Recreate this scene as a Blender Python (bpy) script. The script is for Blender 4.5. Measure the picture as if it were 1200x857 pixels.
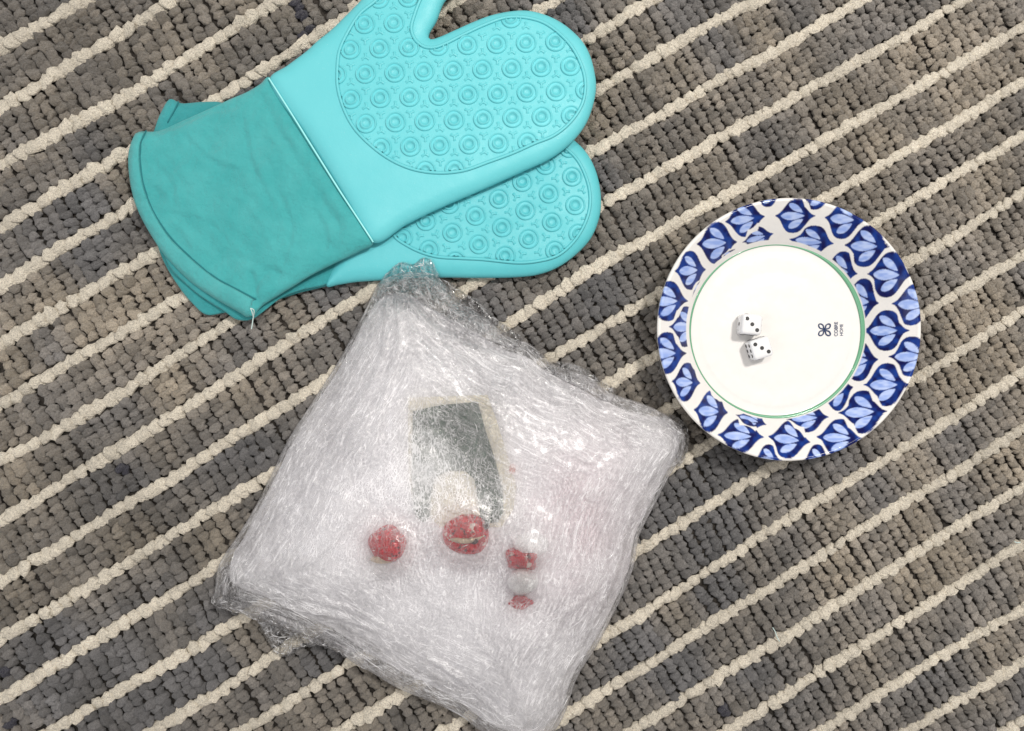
import bpy, math, random
import numpy as np
from mathutils import Vector
from mathutils.geometry import delaunay_2d_cdt

random.seed(7)
RNG = np.random.default_rng(11)
S = 0.00065            # metres in one unit of the layout grid
CAMH = 940.0           # height of the camera over the rug, in the same unit

# ------------------------------------------------------------------ camera, light, exposure
scene = bpy.context.scene
for o in list(bpy.data.objects):
    bpy.data.objects.remove(o)
cam_data = bpy.data.cameras.new('camera')
cam = bpy.data.objects.new('camera', cam_data)
scene.collection.objects.link(cam)
cam.location = (0, 0, CAMH * S)
cam_data.sensor_width = 36.0
cam_data.lens = 36.0 * CAMH / 1200.0
cam_data.clip_start = 0.01
cam_data.clip_end = 50
scene.camera = cam

world = bpy.data.worlds.new('World')
scene.world = world
world.use_nodes = True
bg = world.node_tree.nodes['Background']
bg.inputs[0].default_value = (1.0, 0.965, 0.93, 1)
bg.inputs[1].default_value = 0.45


def area(name, loc, target, size, power, color):
    l = bpy.data.lights.new(name, 'AREA')
    l.shape = 'SQUARE'
    l.size = size
    l.energy = power
    l.color = color
    o = bpy.data.objects.new(name, l)
    scene.collection.objects.link(o)
    o.location = loc
    o.rotation_euler = (Vector(target) - Vector(loc)).to_track_quat('-Z', 'Y').to_euler()
    return o


area('key_lamp', (0.52, 0.50, 1.30), (0, 0, 0), 0.14, 13.5, (1.0, 0.96, 0.90))
area('fill_lamp', (-1.1, -0.35, 1.3), (0, 0, 0), 0.8, 4.5, (0.95, 0.97, 1.0))  # broad fill lamp added from the lower left, not an actual window
area('glint_lamp', (-0.18, 0.55, 1.7), (0, 0, 0), 0.06, 4.5, (1.0, 0.95, 0.88))  # small bright lamp added to raise glints on the film

scene.view_settings.view_transform = 'Standard'
scene.view_settings.look = 'None'
scene.view_settings.exposure = 0.17
scene.view_settings.gamma = 1.0
scene.view_settings.use_curve_mapping = False
scene.cycles.transparent_max_bounces = 16
scene.cycles.max_bounces = 8


# ------------------------------------------------------------------ helpers
def W(px, py, z):
    """grid position of a point seen at (px, py) in the picture when it lies z above the rug"""
    k = 1.0 - z / CAMH
    return (px - 600.0) * k, (428.5 - py) * k


def Wp(pts, z):
    return np.array([W(a, b, z) for a, b in pts])


def vnoise(x, y, seed=0):
    x = np.asarray(x, float); y = np.asarray(y, float)
    xi = np.floor(x).astype(np.int64); yi = np.floor(y).astype(np.int64)
    fx = x - xi; fy = y - yi
    fx = fx * fx * (3 - 2 * fx); fy = fy * fy * (3 - 2 * fy)

    def h(a, b):
        n = (a * 374761393 + b * 668265263 + seed * 974634777) & 0xffffffff
        n = ((n ^ (n >> 13)) * 1274126177) & 0xffffffff
        n = (n ^ (n >> 16)) & 0xffffff
        return n / float(0xffffff)
    v = (h(xi, yi) * (1 - fx) + h(xi + 1, yi) * fx) * (1 - fy) + (h(xi, yi + 1) * (1 - fx) + h(xi + 1, yi + 1) * fx) * fy
    return v * 2 - 1


def fbm(x, y, seed=0, octv=4):
    s = 0; a = 1; t = 0
    for i in range(octv):
        s = s + a * vnoise(x * 2 ** i + 17.3 * i, y * 2 ** i - 9.1 * i, seed + i); t += a; a *= 0.5
    return s / t


def mesh_object(name, V, F, mat, parent=None, smooth=True, color=None, scale=S, origin=None):
    """V (n,3) in grid units; F: list of tuples or int array (m,3|4)."""
    V = np.asarray(V, float)
    if origin is None:
        origin = np.zeros(3)
    origin = np.asarray(origin, float)
    me = bpy.data.meshes.new(name)
    vv = (V - origin) * scale
    if isinstance(F, np.ndarray):
        m, k = F.shape
        me.vertices.add(len(vv)); me.vertices.foreach_set('co', vv.astype(np.float32).ravel())
        me.loops.add(m * k); me.loops.foreach_set('vertex_index', F.astype(np.int32).ravel())
        me.polygons.add(m); me.polygons.foreach_set('loop_start', np.arange(0, m * k, k, dtype=np.int32))
        me.polygons.foreach_set('loop_total', np.full(m, k, dtype=np.int32))
        me.update(calc_edges=True)
    else:
        me.from_pydata([tuple(v) for v in vv], [], [tuple(int(i) for i in f) for f in F])
    me.validate()
    if smooth:
        me.polygons.foreach_set('use_smooth', [True] * len(me.polygons))
    if color is not None:
        ca = me.color_attributes.new('tint', 'FLOAT_COLOR', 'POINT')
        c = np.ones((len(vv), 4), np.float32); c[:, :np.asarray(color).shape[1]] = color
        ca.data.foreach_set('color', c.ravel())
    me.materials.append(mat)
    o = bpy.data.objects.new(name, me)
    scene.collection.objects.link(o)
    o.location = origin * S
    if parent is not None:
        o.parent = parent
        o.location = (Vector(origin * S) - PARENT_LOC.get(parent.name, Vector((0, 0, 0))))
    return o


PARENT_LOC = {}


def thing(name, label, cat, loc, group=None):
    o = bpy.data.objects.new(name, None)
    scene.collection.objects.link(o)
    o.empty_display_size = 0.02
    o.location = Vector(loc) * S
    PARENT_LOC[o.name] = Vector(loc) * S
    o['label'] = label
    o['category'] = cat
    if group:
        o['group'] = group
    return o


def spline(pts, step=3.0, closed=True):
    P = np.array(pts, float); n = len(P); out = []
    rng = range(n) if closed else range(n - 1)
    for i in rng:
        if closed:
            p0, p1, p2, p3 = P[(i - 1) % n], P[i], P[(i + 1) % n], P[(i + 2) % n]
        else:
            p1, p2 = P[i], P[i + 1]
            p0 = P[i - 1] if i > 0 else 2 * p1 - p2
            p3 = P[i + 2] if i + 2 < n else 2 * p2 - p1
        L = np.linalg.norm(p2 - p1)
        m = max(1, int(round(L / step)))
        # centripetal Catmull-Rom tangents keep corners clean
        d0 = max(np.linalg.norm(p1 - p0), 1e-6) ** .5; d1 = max(L, 1e-6) ** .5; d2 = max(np.linalg.norm(p3 - p2), 1e-6) ** .5
        m1 = (p1 - p0) / d0 - (p2 - p0) / (d0 + d1) + (p2 - p1) / d1
        m2 = (p2 - p1) / d1 - (p3 - p1) / (d1 + d2) + (p3 - p2) / d2
        m1 *= d1; m2 *= d1
        for k in range(m):
            t = k / m; t2 = t * t; t3 = t2 * t
            out.append((2 * t3 - 3 * t2 + 1) * p1 + (t3 - 2 * t2 + t) * m1 + (-2 * t3 + 3 * t2) * p2 + (t3 - t2) * m2)
    if not closed:
        out.append(P[-1])
    return np.array(out)


def inside(pts, poly):
    x, y = pts[:, 0], pts[:, 1]
    r = np.zeros(len(pts), bool)
    n = len(poly)
    for i in range(n):
        x1, y1 = poly[i]; x2, y2 = poly[(i + 1) % n]
        if y1 == y2:
            continue
        c = ((y1 > y) != (y2 > y)) & (x < (x2 - x1) * (y - y1) / (y2 - y1) + x1)
        r ^= c
    return r


def dist_poly(pts, poly, closed=True):
    A = poly if closed else poly[:-1]
    B = np.roll(poly, -1, axis=0) if closed else poly[1:]
    d = B - A
    L2 = np.maximum((d * d).sum(1), 1e-9)
    out = np.empty(len(pts))
    for i in range(0, len(pts), 4000):
        p = pts[i:i + 4000, None, :]
        t = np.clip(((p - A) * d).sum(2) / L2, 0, 1)
        q = A + t[..., None] * d
        out[i:i + 4000] = np.sqrt(((p - q) ** 2).sum(2).min(1))
    return out


def hexgrid(poly, g, margin):
    lo = poly.min(0); hi = poly.max(0)
    ys = np.arange(lo[1], hi[1], g * 0.866)
    pts = []
    for j, y in enumerate(ys):
        xs = np.arange(lo[0] + (j % 2) * g / 2, hi[0], g)
        pts.append(np.stack([xs, np.full(len(xs), y)], 1))
    pts = np.concatenate(pts)
    pts += RNG.uniform(-g * .08, g * .08, pts.shape)
    pts = pts[inside(pts, poly)]
    return pts[dist_poly(pts, poly) > margin]


def triangulate(poly, inner):
    n = len(poly)
    verts = [Vector(p) for p in poly] + [Vector(p) for p in inner]
    edges = [(i, (i + 1) % n) for i in range(n)]
    r = delaunay_2d_cdt(verts, edges, [], 1, 1e-4)
    V = np.array([tuple(v) for v in r[0]]); F = [tuple(f) for f in r[2]]
    F = [f for f in F if len(f) == 3]
    F = np.array(F, int)
    a, b, c = V[F[:, 0]], V[F[:, 1]], V[F[:, 2]]
    area2 = (b[:, 0] - a[:, 0]) * (c[:, 1] - a[:, 1]) - (b[:, 1] - a[:, 1]) * (c[:, 0] - a[:, 0])
    F[area2 < 0] = F[area2 < 0][:, ::-1]
    return V, F


def puff(name, poly, g, ztop, zbot, mat, parent, rings=(0.8, 2.2), color_fn=None, closed_bottom=True):
    """closed cushion over an outline: ztop(xy, d) and zbot(xy, d) must agree at d = 0"""
    nrm = np.roll(poly, -1, 0) - np.roll(poly, 1, 0)
    nrm = np.stack([-nrm[:, 1], nrm[:, 0]], 1); nrm /= np.linalg.norm(nrm, axis=1)[:, None] + 1e-9
    if not inside(poly[:1] + nrm[:1] * 0.3, poly)[0]:
        nrm = -nrm
    extra = []
    for r in rings:
        q = poly + nrm * r
        q = q[inside(q, poly)]
        q = q[dist_poly(q, poly) > r * 0.8]
        extra.append(q[::1])
    inner = np.concatenate([hexgrid(poly, g, max(rings) + g * .5)] + extra)
    V, F = triangulate(poly, inner)
    d = dist_poly(V, poly)
    d[d < 1e-3] = 0
    zt = ztop(V, d); zb = zbot(V, d)
    if closed_bottom:
        bnd = d <= 1e-3
        idx = np.where(bnd, np.arange(len(V)), 0)
        nb = np.where(~bnd)[0]
        idx[nb] = len(V) + np.arange(len(nb))
        V3 = np.concatenate([np.column_stack([V, zt]), np.column_stack([V[nb], zb[nb]])])
        Fa = np.concatenate([F, idx[F][:, ::-1]])
    else:
        V3 = np.column_stack([V, zt]); Fa = F
    col = color_fn(V3) if color_fn else None
    return mesh_object(name, V3, Fa, mat, parent, color=col)


def tube(name, P, r, mat, parent=None, seg=6, closed=False, flat=1.0, taper=False, smooth=True):
    P = np.asarray(P, float); n = len(P)
    T = np.roll(P, -1, 0) - np.roll(P, 1, 0)
    if not closed:
        T[0] = P[1] - P[0]; T[-1] = P[-1] - P[-2]
    T /= np.linalg.norm(T, axis=1)[:, None] + 1e-9
    up = np.array([0, 0, 1.0])
    N = np.cross(T, up); ln = np.linalg.norm(N, axis=1)
    N[ln < 1e-3] = (1, 0, 0); N /= np.linalg.norm(N, axis=1)[:, None]
    B = np.cross(N, T)
    V = []
    for i in range(n):
        rr = r
        if taper:
            rr = r * max(0.25, math.sin(math.pi * min(max(i / (n - 1), .05), .95)))
        for k in range(seg):
            a = 2 * math.pi * k / seg
            V.append(P[i] + N[i] * math.cos(a) * rr + B[i] * math.sin(a) * rr * flat)
    F = []
    m = n if closed else n - 1
    for i in range(m):
        j = (i + 1) % n
        for k in range(seg):
            l = (k + 1) % seg
            F.append((i * seg + k, j * seg + k, j * seg + l, i * seg + l))
    if name is None:
        return np.array(V), np.array(F)
    return mesh_object(name, V, np.array(F), mat, parent, smooth=smooth)


# ------------------------------------------------------------------ materials
class NT:
    def __init__(self, name):
        self.m = bpy.data.materials.new(name)
        self.m.use_nodes = True
        self.t = self.m.node_tree
        self.t.nodes.clear()
        self.out = self.t.nodes.new('ShaderNodeOutputMaterial')

    def n(self, typ, **kw):
        nd = self.t.nodes.new(typ)
        for k, v in kw.items():
            if k.startswith('_'):
                setattr(nd, k[1:], v)
            else:
                key = k.replace('__', ' ')
                if isinstance(v, bpy.types.NodeSocket):
                    self.t.links.new(v, nd.inputs[key])
                else:
                    nd.inputs[key].default_value = v
        return nd

    def link(self, a, b):
        self.t.links.new(a, b)

    def math(self, op, a, b=0.0, c=None):
        nd = self.t.nodes.new('ShaderNodeMath'); nd.operation = op
        for i, v in enumerate((a, b, c)):
            if v is None:
                continue
            if isinstance(v, bpy.types.NodeSocket):
                self.t.links.new(v, nd.inputs[i])
            else:
                nd.inputs[i].default_value = v
        return nd.outputs[0]

    def mixc(self, f, a, b, blend='MIX'):
        nd = self.t.nodes.new('ShaderNodeMix'); nd.data_type = 'RGBA'; nd.blend_type = blend
        for i, v in ((0, f), (6, a), (7, b)):
            if isinstance(v, bpy.types.NodeSocket):
                self.t.links.new(v, nd.inputs[i])
            elif i == 0:
                nd.inputs[i].default_value = v
            else:
                nd.inputs[i].default_value = (*v, 1)
        return nd.outputs[2]

    def ramp(self, f, stops):
        nd = self.t.nodes.new('ShaderNodeValToRGB')
        e = nd.color_ramp.elements
        while len(e) < len(stops):
            e.new(0.5)
        for i, (p, c) in enumerate(stops):
            e[i].position = p
            e[i].color = (c, c, c, 1) if not isinstance(c, tuple) else (*c, 1)
        self.t.links.new(f, nd.inputs[0])
        return nd.outputs[0]

    def coord(self):
        # world position, so that the pattern stays with the place in metres
        return self.t.nodes.new('ShaderNodeNewGeometry').outputs['Position']

    def noise(self, scale, detail=3, rough=.5, vec=None, dist=0.0):
        nd = self.n('ShaderNodeTexNoise', Scale=scale, Detail=detail, Roughness=rough, Distortion=dist)
        self.t.links.new(vec if vec is not None else self.coord(), nd.inputs['Vector'])
        return nd.outputs['Fac']

    def bump(self, h, strength, dist, normal=None):
        nd = self.n('ShaderNodeBump', Strength=strength, Distance=dist)
        self.t.links.new(h, nd.inputs['Height'])
        if normal is not None:
            self.t.links.new(normal, nd.inputs['Normal'])
        return nd.outputs[0]

    def principled(self, **kw):
        p = self.n('ShaderNodeBsdfPrincipled', **kw)
        self.t.links.new(p.outputs[0], self.out.inputs[0])
        return p


def simple(name, color, rough, bump_scale=None, bump_d=0.0, var=0.0, coat=0.0, spec=0.5):
    t = NT(name)
    col = (*color, 1)
    kw = dict(Roughness=rough)
    kw['Specular__IOR__Level'] = spec
    if coat:
        kw['Coat__Weight'] = coat; kw['Coat__Roughness'] = 0.06
    if var:
        f = t.noise(90, 4, .6)
        lo = tuple(c * (1 - var) for c in color); hi = tuple(min(1, c * (1 + var)) for c in color)
        cc = t.mixc(f, lo, hi)
        p = t.principled(**kw); t.link(cc, p.inputs['Base Color'])
    else:
        p = t.principled(Base__Color=col, **kw)
    if bump_scale:
        t.link(t.bump(t.noise(bump_scale, 4, .6), 1.0, bump_d), p.inputs['Normal'])
    return t.m


def wool_material():
    t = NT('wool_pile')
    a = t.n('ShaderNodeAttribute', _attribute_name='tint').outputs['Color']
    f = t.noise(700, 4, .7)
    f2 = t.noise(1500, 2, .6)
    v = t.math('MAXIMUM', t.math('MULTIPLY_ADD', t.math('ADD', f, f2), 1.35, -0.38), 0.25)
    vv = t.n('ShaderNodeCombineColor'); [t.link(v, vv.inputs[i]) for i in range(3)]
    c = t.mixc(1.0, a, vv.outputs[0], 'MULTIPLY')
    p = t.principled(Roughness=0.95)
    p.inputs['Specular IOR Level'].default_value = 0.15
    p.inputs['Sheen Weight'].default_value = 0.25
    p.inputs['Sheen Roughness'].default_value = 0.6
    t.link(c, p.inputs['Base Color'])
    f3 = t.noise(420, 3, .6)
    h = t.math('ADD', t.math('ADD', f, f3), t.math('MULTIPLY', f2, .4))
    t.link(t.bump(h, 1.0, 0.0030), p.inputs['Normal'])
    return t.m


def silicone_material(name, c0, c1):
    t = NT(name)
    f = t.noise(28, 3, .5)
    c = t.mixc(f, c0, c1)
    p = t.principled(Roughness=0.46)
    t.link(t.math('MULTIPLY_ADD', t.ramp(t.noise(60, 5, .7), [(.4, 0.0), (.7, 1.0)]), .22, .36), p.inputs['Roughness'])
    dust = t.ramp(t.noise(1100, 2, .5), [(.735, 0.0), (.76, 1.0)])
    p.inputs['Subsurface Weight'].default_value = 0.0
    c = t.mixc(t.math('MULTIPLY', dust, .45), c, (.75, .80, .80))
    t.link(c, p.inputs['Base Color'])
    h = t.math('ADD', t.noise(3000, 2, .5), t.math('MULTIPLY', t.noise(130, 3, .6), 1.5))
    t.link(t.bump(h, 1.0, 0.00012), p.inputs['Normal'])
    return t.m


def fabric_material(name, c0, c1):
    t = NT(name)
    f = t.noise(45, 5, .62)
    c = t.mixc(t.ramp(f, [(0.3, 0.0), (0.72, 1.0)]), c0, c1)
    spots = t.ramp(t.noise(330, 3, .6), [(0.68, 0.0), (0.74, 1.0)])
    c = t.mixc(t.math('MULTIPLY', spots, 0.25), c, (0.02, 0.22, 0.23))
    p = t.principled(Roughness=0.85)
    p.inputs['Sheen Weight'].default_value = 0.15
    t.link(c, p.inputs['Base Color'])
    co = t.coord()
    w1 = t.n('ShaderNodeTexWave', Scale=900.0, Distortion=1.5, _bands_direction='X'); t.link(co, w1.inputs['Vector'])
    w2 = t.n('ShaderNodeTexWave', Scale=900.0, Distortion=1.5, _bands_direction='Y'); t.link(co, w2.inputs['Vector'])
    h = t.math('ADD', w1.outputs['Fac'], w2.outputs['Fac'])
    b1 = t.bump(h, 0.5, 0.00012)
    b2 = t.bump(t.noise(110, 6, .7), 1.0, 0.0022, b1)
    t.link(b2, p.inputs['Normal'])
    return t.m


def ceramic_material():
    t = NT('glazed_ceramic')
    a = t.n('ShaderNodeAttribute', _attribute_name='tint').outputs['Color']
    f = t.noise(160, 3, .6)
    v = t.math('MULTIPLY_ADD', f, 0.10, 0.95)
    vv = t.n('ShaderNodeCombineColor'); [t.link(v, vv.inputs[i]) for i in range(3)]
    c = t.mixc(1.0, a, vv.outputs[0], 'MULTIPLY')
    p = t.principled(Roughness=0.22)
    p.inputs['Coat Weight'].default_value = 0.15
    p.inputs['Coat Roughness'].default_value = 0.04
    p.inputs['Specular IOR Level'].default_value = 0.2
    t.link(c, p.inputs['Base Color'])
    t.link(t.bump(t.noise(55, 2, .5), 1.0, 0.0006), p.inputs['Normal'])
    return t.m


def film_material(name, base, lines, scale=1.0, seed=0.0, rough=.22, tintc=(0.96, 0.95, 0.975), attr=False):
    """crinkled clear film: mostly see-through, milky where creased"""
    t = NT(name)
    co = t.coord()
    mp = t.n('ShaderNodeMapping'); t.link(co, mp.inputs['Vector'])
    mp.inputs['Location'].default_value = (seed, seed * .7, 0)
    v = mp.outputs[0]

    def stretched(rot, sx, sy, sc, det=2.0, dist=0.6):
        m = t.n('ShaderNodeMapping'); t.link(v, m.inputs['Vector'])
        m.inputs['Rotation'].default_value = (0, 0, math.radians(rot))
        m.inputs['Scale'].default_value = (sx, sy, 1)
        return t.noise(sc, det, .55, m.outputs[0], dist)

    def line(n, w):
        d = t.math('ABSOLUTE', t.math('SUBTRACT', n, 0.5))
        r = t.n('ShaderNodeMapRange', _clamp=True)
        t.link(d, r.inputs['Value'])
        r.inputs['From Min'].default_value = 0.0; r.inputs['From Max'].default_value = w
        r.inputs['To Min'].default_value = 1.0; r.inputs['To Max'].default_value = 0.0
        return r.outputs[0]
    if attr:
        at = t.n('ShaderNodeAttribute', _attribute_name='tint')
        sepc = t.n('ShaderNodeSeparateColor'); t.link(at.outputs['Color'], sepc.inputs[0])

        def along(fd, fs, sc, det=2.0, dist=.35, sh=0.0):
            cv = t.n('ShaderNodeCombineXYZ')
            t.link(t.math('MULTIPLY', sepc.outputs[1], fd), cv.inputs[0])
            t.link(t.math('MULTIPLY_ADD', sepc.outputs[2], fs, sh), cv.inputs[1])
            return t.noise(sc, det, .55, cv.outputs[0], dist)
        fl1 = along(1, .13, 260); fl2 = along(1, .22, 420, 2.0, .6, 3.0)
    l1 = line(stretched(35, 1, .35, 150 * scale), .020)
    l2 = line(stretched(-50, 1, .4, 210 * scale), .018)
    l3 = line(stretched(80, 1, .55, 330 * scale), .028)
    l4 = line(stretched(5, 1, .8, 420 * scale, 1.0, 1.2), .03)
    L = t.math('MAXIMUM', t.math('MAXIMUM', l1, l2), t.math('MAXIMUM', t.math('MULTIPLY', l3, .8), t.math('MULTIPLY', l4, .6)))
    if attr:
        edge = t.n('ShaderNodeMapRange', _clamp=True); t.link(sepc.outputs[1], edge.inputs['Value'])
        edge.inputs['From Min'].default_value = .11; edge.inputs['From Max'].default_value = .05
        LF = t.math('MAXIMUM', t.math('MULTIPLY', line(fl1, .026), .9), t.math('MULTIPLY', line(fl2, .022), .7))
        L = t.math('ADD', t.math('MULTIPLY', LF, t.math('MULTIPLY', t.math('MULTIPLY_ADD', edge.outputs[0], .8, .15), at.outputs['Alpha'])), t.math('MULTIPLY', L, t.math('MULTIPLY_ADD', edge.outputs[0], -.55, 1.0)))
        L = t.math('MINIMUM', L, 1.0)
    big = t.ramp(t.noise(26, 3, .6, v), [(0.35, 0.0), (0.7, 1.0)])
    op = t.math('ADD', t.math('MULTIPLY_ADD', big, .30, base), t.math('MULTIPLY', L, lines))
    if attr:
        op = t.math('MULTIPLY', op, sepc.outputs[0])
    op = t.math('MAXIMUM', t.math('MINIMUM', op, 0.97), 0.0)
    diff = t.n('ShaderNodeBsdfPrincipled', Roughness=rough)
    diff.inputs['Base Color'].default_value = (*tintc, 1)
    diff.inputs['Coat Weight'].default_value = 0.9
    diff.inputs['Coat Roughness'].default_value = 0.08
    h = t.math('ADD', L, t.math('MULTIPLY', t.noise(120 * scale, 4, .6, v), 1.6))
    nb = t.bump(h, 1.0, 0.0010)
    t.link(nb, diff.inputs['Coat Normal'])
    tr = t.n('ShaderNodeBsdfTransparent'); tr.inputs[0].default_value = (1, 1, 1, 1)
    gl = t.n('ShaderNodeBsdfGlossy', Roughness=0.10); t.link(nb, gl.inputs['Normal'])
    gl.inputs['Color'].default_value = (1, 1, 1, 1)
    fr = t.n('ShaderNodeFresnel', IOR=1.5); t.link(nb, fr.inputs['Normal'])
    clear = t.n('ShaderNodeMixShader'); t.link(fr.outputs[0], clear.inputs[0])
    t.link(tr.outputs[0], clear.inputs[1]); t.link(gl.outputs[0], clear.inputs[2])
    mx = t.n('ShaderNodeMixShader'); t.link(op, mx.inputs[0])
    tl = t.n('ShaderNodeBsdfTranslucent'); tl.inputs['Color'].default_value = (*tintc, 1); pass
    milky = t.n('ShaderNodeMixShader'); milky.inputs[0].default_value = .30
    t.link(diff.outputs[0], milky.inputs[1]); t.link(tl.outputs[0], milky.inputs[2])
    t.link(clear.outputs[0], mx.inputs[1]); t.link(milky.outputs[0], mx.inputs[2])
    t.link(mx.outputs[0], t.out.inputs[0])
    return t.m


M_WOOL = wool_material()
M_BACK = simple('rug_backing', (0.05, 0.042, 0.035), 1.0, 800, 0.001, .3)
M_SIL = silicone_material('turquoise_silicone', (0.105, 0.52, 0.575), (0.145, 0.585, 0.635))
M_SIL2 = silicone_material('turquoise_silicone_deep', (0.08, 0.47, 0.525), (0.118, 0.54, 0.59))  # slightly darker turquoise, used for the lower mitt
M_BEAD = simple('pale_silicone_bead', (0.33, 0.80, 0.81), 0.4)
M_FAB = fabric_material('teal_fabric', (0.04, 0.365, 0.375), (0.068, 0.43, 0.44))
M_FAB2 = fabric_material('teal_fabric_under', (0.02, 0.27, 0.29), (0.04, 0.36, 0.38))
M_HEM = fabric_material('teal_hem', (0.055, 0.385, 0.395), (0.085, 0.44, 0.45))
M_THREAD = simple('pale_thread', (0.55, 0.68, 0.66), 0.8)
M_SEAM_SHADE = simple('dark_teal_seam_shade', (0.01, 0.17, 0.19), 0.8)  # dark teal stands in for shade in the hem's recessed fold
M_CER = ceramic_material()
M_GREEN = simple('green_glaze', (0.13, 0.36, 0.21), 0.25, coat=.5)
M_INK = simple('blue_ink', (0.008, 0.03, 0.10), 0.35)
M_DIE = simple('white_acrylic', (0.84, 0.84, 0.85), 0.16, coat=.6)
_dp = [n for n in M_DIE.node_tree.nodes if n.type == 'BSDF_PRINCIPLED'][0]
_dp.inputs['Transmission Weight'].default_value = 0.10
_dp.inputs['IOR'].default_value = 1.3
M_PIP = simple('black_paint', (0.008, 0.008, 0.01), 0.4)
M_FILM = film_material('crinkled_film', 0.04, 0.72, attr=True)
M_LOOSE = film_material('loose_clear_film', -0.12, 0.38, 0.6, 3.1, rough=.15)
M_STRAND = simple('film_crease_glint', (0.93, 0.93, 0.95), 0.18, coat=1.0, spec=1.0)  # near-white colour stands in for highlights along the creases

# ------------------------------------------------------------------ rug
X_T = {0: {k: 58 + 69.3 * k for k in range(-12, 36)}}
x700 = {6: 37, 7: 104, 8: 175, 9: 243, 10: 313, 11: 386, 12: 458, 13: 528, 14: 600, 15: 674, 16: 750, 17: 815, 18: 883, 19: 952, 20: 1018}
x1200 = {10: 31, 11: 98, 12: 158, 13: 226, 14: 297, 15: 365, 16: 434, 17: 502, 18: 569, 19: 636, 20: 709, 21: 771, 22: 841}


def ext(tab, k, sp):
    lo, hi = min(tab), max(tab)
    if k < lo:
        return tab[lo] - (lo - k) * sp
    if k > hi:
        return tab[hi] + (k - hi) * sp
    return tab[k]


def stripe_y(k, x):
    a = 58 + 69.3 * k
    b = a - 118 + [0, -6, 4, 3, -3, 0, 2, 0, -6, -3, -4, -5, 5, 6][k] if 0 <= k < 14 else a - 118
    c = ext(x700, k, 68.0); d = ext(x1200, k, 67.3)
    xs = np.array([-200, 0, 200, 700, 1200, 1500.0])
    ys = np.array([a + 118, a, b, c, d, d - (c - d) / 500 * 300])
    y = np.interp(x, xs, ys)
    for off in (25, 50):
        y = (y + np.interp(x - off, xs, ys) * .5 + np.interp(x + off, xs, ys) * .5) / 2
    return y + 2.6 * vnoise(np.asarray(x) / 70.0, np.full_like(np.asarray(x, float), k * 3.7), 5)


rug = thing('striped_rug', 'grey wool loop pile rug with thin cream diagonal stripes lying under everything', 'rug', (0, 0, 0))
RX0, RX1, RY0, RY1 = -150, 1350, -130, 990


def unit_loop(seed, nu=13, nv=7):
    r = np.random.default_rng(seed)
    V = [(0, 0, 1.0)]
    for j in range(1, nv):
        ph = math.pi * 0.72 * j / (nv - 1)
        for i in range(nu):
            th = 2 * math.pi * i / nu
            V.append((math.sin(ph) * math.cos(th), math.sin(ph) * math.sin(th), math.cos(ph)))
    V = np.array(V)
    k1, k2, k3 = r.uniform(0, 6.28, 3)
    n = 1 + 0.10 * np.sin(4.0 * V[:, 0] + 2.2 * V[:, 1] + k1) + .26 * (np.abs(np.sin(-1.6 * V[:, 0] + 3.6 * V[:, 1] + k2)) - .5) + .09 * np.sin(7 * V[:, 0] + 5 * V[:, 1] + k3)
    V = V * n[:, None]
    F = []
    for i in range(nu):
        F.append((0, 1 + i, 1 + (i + 1) % nu, 1 + (i + 1) % nu))
    for j in range(nv - 2):
        for i in range(nu):
            a = 1 + j * nu + i; b = 1 + j * nu + (i + 1) % nu
            F.append((a, a + nu, b + nu, b))
    tri = []
    for f in F:
        tri.append((f[0], f[1], f[2]))
        if f[2] != f[3]:
            tri.append((f[0], f[2], f[3]))
    return V, np.array(tri)


LOOPS = [unit_loop(i) for i in range(24)]
NAVY = [(344, 4), (350, 16), (354, 28), (359, 38), (853, 836), (849, 828), (4, 788), (8, 848), (146, 548)]


def build_loops(name, C, R, ANG, COL, rough=1.0):
    """C (n,3) centres, R (n,3) radii, ANG (n,), COL (n,3)"""
    n = len(C)
    nv = len(LOOPS[0][0]); T = LOOPS[0][1]
    U = np.stack([l[0] for l in LOOPS])
    which = RNG.integers(0, len(LOOPS), n)
    P = U[which] * R[:, None, :]
    # tilt each loop slightly, then rotate in the plane
    tx = np.clip(RNG.normal(0, .25, n), -.4, .4)[:, None]; ty = np.clip(RNG.normal(0, .25, n), -.4, .4)[:, None]
    P[:, :, 2] += P[:, :, 0] * tx + P[:, :, 1] * ty
    ca, sa = np.cos(ANG)[:, None], np.sin(ANG)[:, None]
    x = P[:, :, 0] * ca - P[:, :, 1] * sa; y = P[:, :, 0] * sa + P[:, :, 1] * ca
    P = np.stack([x, y, P[:, :, 2]], 2) + C[:, None, :]
    P[:, :, 2] += 1.1 * rough * vnoise(P[:, :, 0] / 3.1, P[:, :, 1] / 3.1, 401)
    P[:, :, 0] += .7 * rough * vnoise(P[:, :, 0] / 3.3, P[:, :, 1] / 3.3, 402)
    F = (T[None] + (np.arange(n) * nv)[:, None, None]).reshape(-1, 3)
    col = np.repeat(COL, nv, axis=0)
    o = mesh_object(name, P.reshape(-1, 3), F, M_WOOL, rug, color=col)
    o['kind'] = 'stuff'
    return o


def grey_color(u, k, px, py):
    n1 = vnoise(u / 46.0, np.full_like(u, k * 1.9 + .5), 21)
    n2 = fbm(px / 170.0, py / 130.0, 33, 3)
    n3 = vnoise(u / 16.0, np.full_like(u, k * 2.3), 44)
    warm = np.clip(0.44 + .55 * n1 + .7 * n2, 0, 1)[:, None]
    slate = np.array([0.165, 0.158, 0.160]); taupe = np.array([0.345, 0.292, 0.226])
    c = slate * (1 - warm) + taupe * warm
    br = 1.0 + .18 * n3 + .22 * fbm(px / 60.0 + 9, py / 60.0, 77, 2) + .38 * fbm(px / 260.0 + 3, py / 200.0, 78, 2)
    br = br * RNG.uniform(.68, 1.30, len(u))
    return c * br[:, None]


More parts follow.
